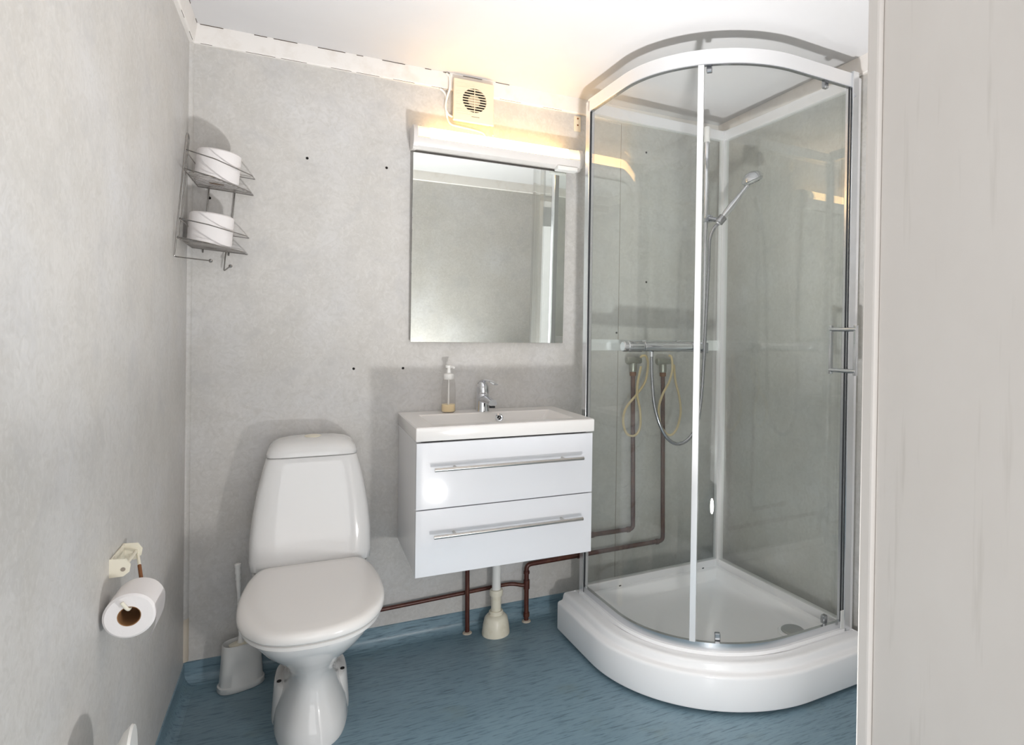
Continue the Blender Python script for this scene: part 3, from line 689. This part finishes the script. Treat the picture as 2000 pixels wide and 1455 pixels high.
# frame of the two flat panels
for nm, x0, x1, y0, y1 in (('back_rail', -W_ + 0.02, -0.012, -0.012, 0.012), ('side_rail', -0.012, 0.012, -W_ + 0.02, -0.012)):
    obj_box(nm, 'alu_white', cab, x0, x1, y0, y1, 0.150, 0.180, 0.001, 1)
    obj_box(nm, 'alu_white', cab, x0, x1, y0, y1, ZT - 0.052, ZT - 0.012, 0.001, 1)
obj_box('back_pane', 'glass_back', cab, -W_ + 0.02, -0.014, -0.0025, 0.0025, 0.181, ZT - 0.053)
obj_box('side_pane', 'glass_back', cab, -0.0025, 0.0025, -W_ + 0.02, -0.014, 0.181, ZT - 0.053)
obj_box('mounting_strip', 'alu_white', cab, -W_ + 0.026, -0.013, 0.003, 0.012, 1.080, 1.124, 0.001, 1)
obj_box('corner_post', 'alu_white', cab, -0.018, 0.014, -0.018, 0.014, 0.150, ZT - 0.01, 0.005)
# end posts
obj_box('wall_post', 'alu', cab, -W_ - 0.002, -W_ + 0.020, -0.016, 0.018, 0.146, ZT - 0.004, 0.003)
obj_box('post_seal', 'gasket', cab, -W_ - 0.0005, -W_ + 0.006, -0.0195, -0.0162, 0.16, ZT - 0.05)
bm = bmesh.new(); box(bm, -0.010, 0.020, -W_ - 0.010, -W_ + 0.022, 0.146, ZT + 0.006, 0.003); finish('side_post', bm, 'alu', cab, 20)
obj_box('end_post', 'alu_white', cab, 0.0202, 0.036, -W_ - 0.006, -W_ + 0.018, 0.146, ZT - 0.01, 0.002)
# glass: fixed curved pane and sliding door
A_DIV = math.radians(44.5)
bm = bmesh.new(); arc_band(bm, -0.009, -0.004, 0.176, ZT - 0.046, -0.62, A_DIV, 30); finish('fixed_pane', bm, 'glass', cab, 40)
bm = bmesh.new(); arc_band(bm, -0.0185, -0.0135, 0.176, ZT - 0.046, A_DIV - 0.03, PI / 2 + 0.62, 34); dpn = finish('door_pane', bm, 'glass', cab, 40)
bm = bmesh.new(); arc_band(bm, -0.020, 0.000, 0.180, ZT - 0.046, A_DIV - 0.022, A_DIV + 0.024, 3); finish('door_profile', bm, 'alu_white', cab, 30)
obj_box('door_seal', 'gasket', cab, -0.0185, -0.0135, -W_ - 0.001, -W_ + 0.0025, 0.182, ZT - 0.048)
# handle, both sides of the door
hx = -0.016
hdl = obj_box('door_handle', 'chrome', cab, hx - 0.006, hx + 0.006, -W_ - 0.048, -W_ - 0.036, 1.018, 1.186, 0.002)
obj_box('inner_bar', 'chrome', hdl, hx - 0.006, hx + 0.006, -W_ + 0.054, -W_ + 0.066, 1.018, 1.186, 0.002)
for z in (1.032, 1.172):
    obj_tube('handle_stud', 'chrome', hdl, [(hx, -W_ - 0.044, z), (hx, -W_ + 0.062, z)], 0.0075, 14)
# rollers and guides
for a, z, nm in ((math.radians(56), 0.176, 'door_guide'), (math.radians(106), 0.176, 'door_guide'), (math.radians(48), ZT - 0.062, 'door_roller'), (math.radians(103), ZT - 0.062, 'door_roller')):
    R_ = W_ - S_ - 0.026
    if a <= PI / 2: p = Vector((-S_ - R_ * math.cos(a), -S_ - R_ * math.sin(a), z)); ang = a
    else: p = Vector((-S_ + (a - PI / 2) * 0.70, -W_ + 0.026, z)); ang = PI / 2
    bm = bmesh.new(); b = bmesh.new(); box(b, -0.009, 0.009, -0.008, 0.008, 0.0, 0.028, 0.002, 1)
    merge(bm, b, Matrix.Translation(p) @ Matrix.Rotation(ang - PI / 2 , 4, 'Z')); g = finish(nm, bm, 'chrome_dark', cab, 20)
    obj_lathe('wheel', 'gasket', g, [(0.006, -0.002), (0.006, 0.002)], p + Vector((0, 0, 0.020)), Vector((math.cos(ang), math.sin(ang), 0)), 14)
obj_box('end_clip', 'plastic_grey_white', cab, -0.030, -0.014, -W_ - 0.014, -W_ - 0.010, 0.165, 0.225, 0.001, 1)
obj_lathe('post_screw', 'chrome', cab, [(0.006, 0), (0.006, 0.004), (0.0, 0.005)], (0.000, -W_ - 0.010, ZT - 0.075), Vector((0, -1, 0)), 14)
for q in (-0.50, -0.09):
    obj_box('screw', 'dark_hole', cab, q - 0.005, q + 0.005, -0.0130, -0.0121, 0.150, 0.154)

# cabin fittings, placed in cabin coordinates
def cabin_thing(name, label, cat):
    return thing(name, label, cat, (XR, -GAP, 0), PHI)
mx = cabin_thing('shower_mixer', 'chrome thermostatic bar mixer on the back glass of the shower', 'mixer')
MZ = 1.098
obj_lathe('mixer_body', 'chrome', mx, [(0.0185, 0.0), (0.0205, 0.002), (0.0205, 0.225), (0.0185, 0.227)], (-0.435, -0.055, MZ), 'X', 28)
kb = obj_lathe('control_knob', 'chrome', mx, [(0.017, 0.0), (0.021, 0.004), (0.021, 0.020), (0.019, 0.022), (0.021, 0.024), (0.021, 0.090), (0.019, 0.093)], (-0.530, -0.055, MZ), 'X', 28)
obj_lathe('control_knob', 'chrome', mx, [(0.0195, 0.0), (0.021, 0.004), (0.021, 0.05), (0.018, 0.056), (0.0, 0.058)], (-0.2075, -0.055, MZ), 'X', 28)
for k in range(10):
    a = 2 * PI * k / 10
    obj_tube('grip_rib', 'chrome_dark', kb, [(-0.505, -0.055 + 0.0205 * math.cos(a), MZ + 0.0205 * math.sin(a)), (-0.445, -0.055 + 0.0205 * math.cos(a), MZ + 0.0205 * math.sin(a))], 0.0014, 6)
for x in (-0.405, -0.235):
    obj_lathe('wall_union', 'chrome', mx, [(0.024, 0.0), (0.024, 0.010), (0.014, 0.014), (0.014, 0.045)], (x, -0.0035, MZ), Vector((0, -1, 0)), 24)
obj_lathe('hose_outlet', 'chrome', mx, [(0.009, 0.0), (0.009, 0.020)], (-0.396, -0.055, MZ - 0.040), 'Z', 16)

sr = cabin_thing('shower_rail', 'chrome riser rail standing in the shower corner', 'rail')
RXl, RYl = -0.138, -0.060
obj_tube('rail_tube', 'chrome', sr, [(RXl - 0.004, RYl, 1.045), (RXl - 0.004, RYl, 2.005)], 0.0105, 18)
obj_lathe('rail_end', 'plastic_white', sr, [(0.0125, 1.945), (0.0125, 2.005), (0.011, 2.008), (0.0, 2.008)], (RXl - 0.004, RYl, 0), 'Z', 20)
for z in (1.975, 1.085):
    obj_tube('rail_bracket', 'chrome', sr, [(RXl - 0.004, -0.0035, z), (RXl - 0.004, RYl, z)], 0.008, 14)
obj_box('rail_foot', 'chrome_dark', sr, RXl - 0.018, RXl + 0.010, RYl - 0.014, RYl + 0.014, 1.072, 1.115, 0.003)
sl = obj_box('slider', 'chrome', sr, RXl - 0.022, RXl + 0.020, RYl - 0.018, RYl + 0.014, 1.612, 1.645, 0.004)
HB = Vector((-0.122, -0.112, 1.600))          # base of the hand shower
HD = Vector((0.52, -0.30, 0.80)).normalized()   # along the handle
obj_tube('slider_arm', 'chrome_dark', sl, [(RXl, RYl - 0.016, 1.628), tuple(HB + HD * 0.022 + Vector((0, 0.012, 0)))], 0.0095, 14)
obj_lathe('slider_cradle', 'chrome_dark', sl, [(0.0135, 0.0), (0.0165, 0.002), (0.0175, 0.032), (0.0145, 0.034)], HB + HD * 0.006, HD, 20)
hs_ = cabin_thing('hand_shower', 'chrome hand shower with metal hose resting in the riser holder', 'hand shower')
bm = bmesh.new()
prof = [(0.0, 0.010), (0.012, 0.0105), (0.05, 0.0135), (0.09, 0.0150), (0.125, 0.0120), (0.16, 0.0085), (0.185, 0.0085), (0.20, 0.011)]
tube(bm, [HB + HD * t for t, r in prof], [r for t, r in prof], 18); finish('grip', bm, 'chrome', hs_, 60)
face = Vector((0.45, -0.10, -0.89)).normalized()
hc = HB + HD * 0.225 + Vector((0.006, 0, 0.004))
head = obj_lathe('spray_head', 'chrome', hs_, [(0.0, -0.033), (0.016, -0.031), (0.034, -0.023), (0.044, -0.011), (0.0475, 0.0), (0.045, 0.003), (0.042, 0.004)], hc, face, 32)
obj_lathe('spray_face', 'drain_grey', head, [(0.042, 0.003), (0.042, 0.008), (0.034, 0.012), (0.0, 0.012)], hc, face, 28)
for k in range(8):
    a = 2 * PI * k / 8; q = face.to_track_quat('Z', 'Y') @ Vector((0.022 * math.cos(a), 0.022 * math.sin(a), 0.011))
    obj_lathe('nozzle', 'gasket', head, [(0.0025, 0.0), (0.002, 0.004)], hc + q, face, 8)
hp = [HB, HB - HD * 0.03, (-0.150, -0.098, 1.53), (-0.155, -0.1, 1.427), (-0.166, -0.1, 1.177), (-0.179, -0.1, 0.927), (-0.2, -0.1, 0.79), (-0.242, -0.098, 0.727), (-0.300, -0.092, 0.712), (-0.350, -0.082, 0.755), (-0.386, -0.07, 0.854), (-0.396, -0.06, 0.974), (-0.396, -0.055, 1.062)]
path = smooth_path(hp, 26)
rad = [0.0066 + (0.0007 if i % 2 else -0.0003) for i in range(len(path))]
bm = bmesh.new(); tube(bm, path, rad, 12); finish('metal_hose', bm, 'chrome_dark', hs_, 80)

# stop valves on the pipes behind the glass, with beige loops of hose
for vx, vz, lab, hpts, lab2 in (
    (1.617, 0.99, 'grey stop valve on the pipe behind the shower glass, nearer the mirror', [(0.028, -0.018, 0.058), (0.030, -0.030, 0.064), (0.046, -0.034, 0.060), (0.055, -0.034, 0.020), (0.042, -0.032, -0.05), (0.0, -0.030, -0.105), (-0.045, -0.028, -0.155), (-0.058, -0.026, -0.21), (-0.040, -0.024, -0.265), (-0.002, -0.024, -0.278), (0.024, -0.026, -0.245), (0.022, -0.028, -0.17), (0.005, -0.032, -0.105), (0.006, -0.032, -0.055), (0.025, -0.026, 0.018)], 'beige hose loop crossing itself below the stop valve nearer the mirror'),
    (1.768, 0.985, 'grey stop valve on the pipe behind the shower glass, nearer the corner', [(0.018, -0.020, 0.070), (0.024, -0.032, 0.060), (0.026, -0.036, 0.010), (0.012, -0.034, -0.045), (-0.018, -0.030, -0.10), (-0.035, -0.028, -0.16), (-0.025, -0.026, -0.23), (0.010, -0.024, -0.275), (0.040, -0.024, -0.278), (0.066, -0.024, -0.245), (0.080, -0.025, -0.18), (0.070, -0.026, -0.11), (0.050, -0.028, -0.05), (0.042, -0.028, 0.0), (0.040, -0.026, 0.030)], 'beige drop-shaped hose loop below the stop valve nearer the corner')):
    vt_ = thing('stop_valve', lab, 'valve', (vx, -0.032, vz), 0, 'stop valves behind the shower')
    obj_lathe('valve_body', 'valve', vt_, [(0.014, -0.006), (0.016, 0.0), (0.016, 0.03), (0.013, 0.034), (0.013, 0.05), (0.0, 0.05)], (0, 0, 0), 'Z', 20)
    obj_lathe('valve_arm', 'valve', vt_, [(0.013, -0.032), (0.016, -0.028), (0.016, 0.0), (0.013, 0.012), (0.012, 0.038), (0.0, 0.04)], (0, 0, 0.042), 'X', 20)
    obj_lathe('union_nut', 'rust', vt_, [(0.013, -0.024), (0.0145, -0.020), (0.0145, -0.008), (0.013, -0.0065)], (0, 0, 0), 'Z', 8)
    obj_tube('valve_spigot', 'valve', vt_, [(0.026, 0, 0.045), (0.027, -0.018, 0.04)], 0.006, 12)
    ho = obj_tube('rubber_hose', 'hose_beige', None, smooth_path([Vector(p) + Vector((vx, -0.032, vz)) for p in hpts], 6), 0.0052, 10)
    tag(ho, lab2, 'hose', 'beige hose loops')
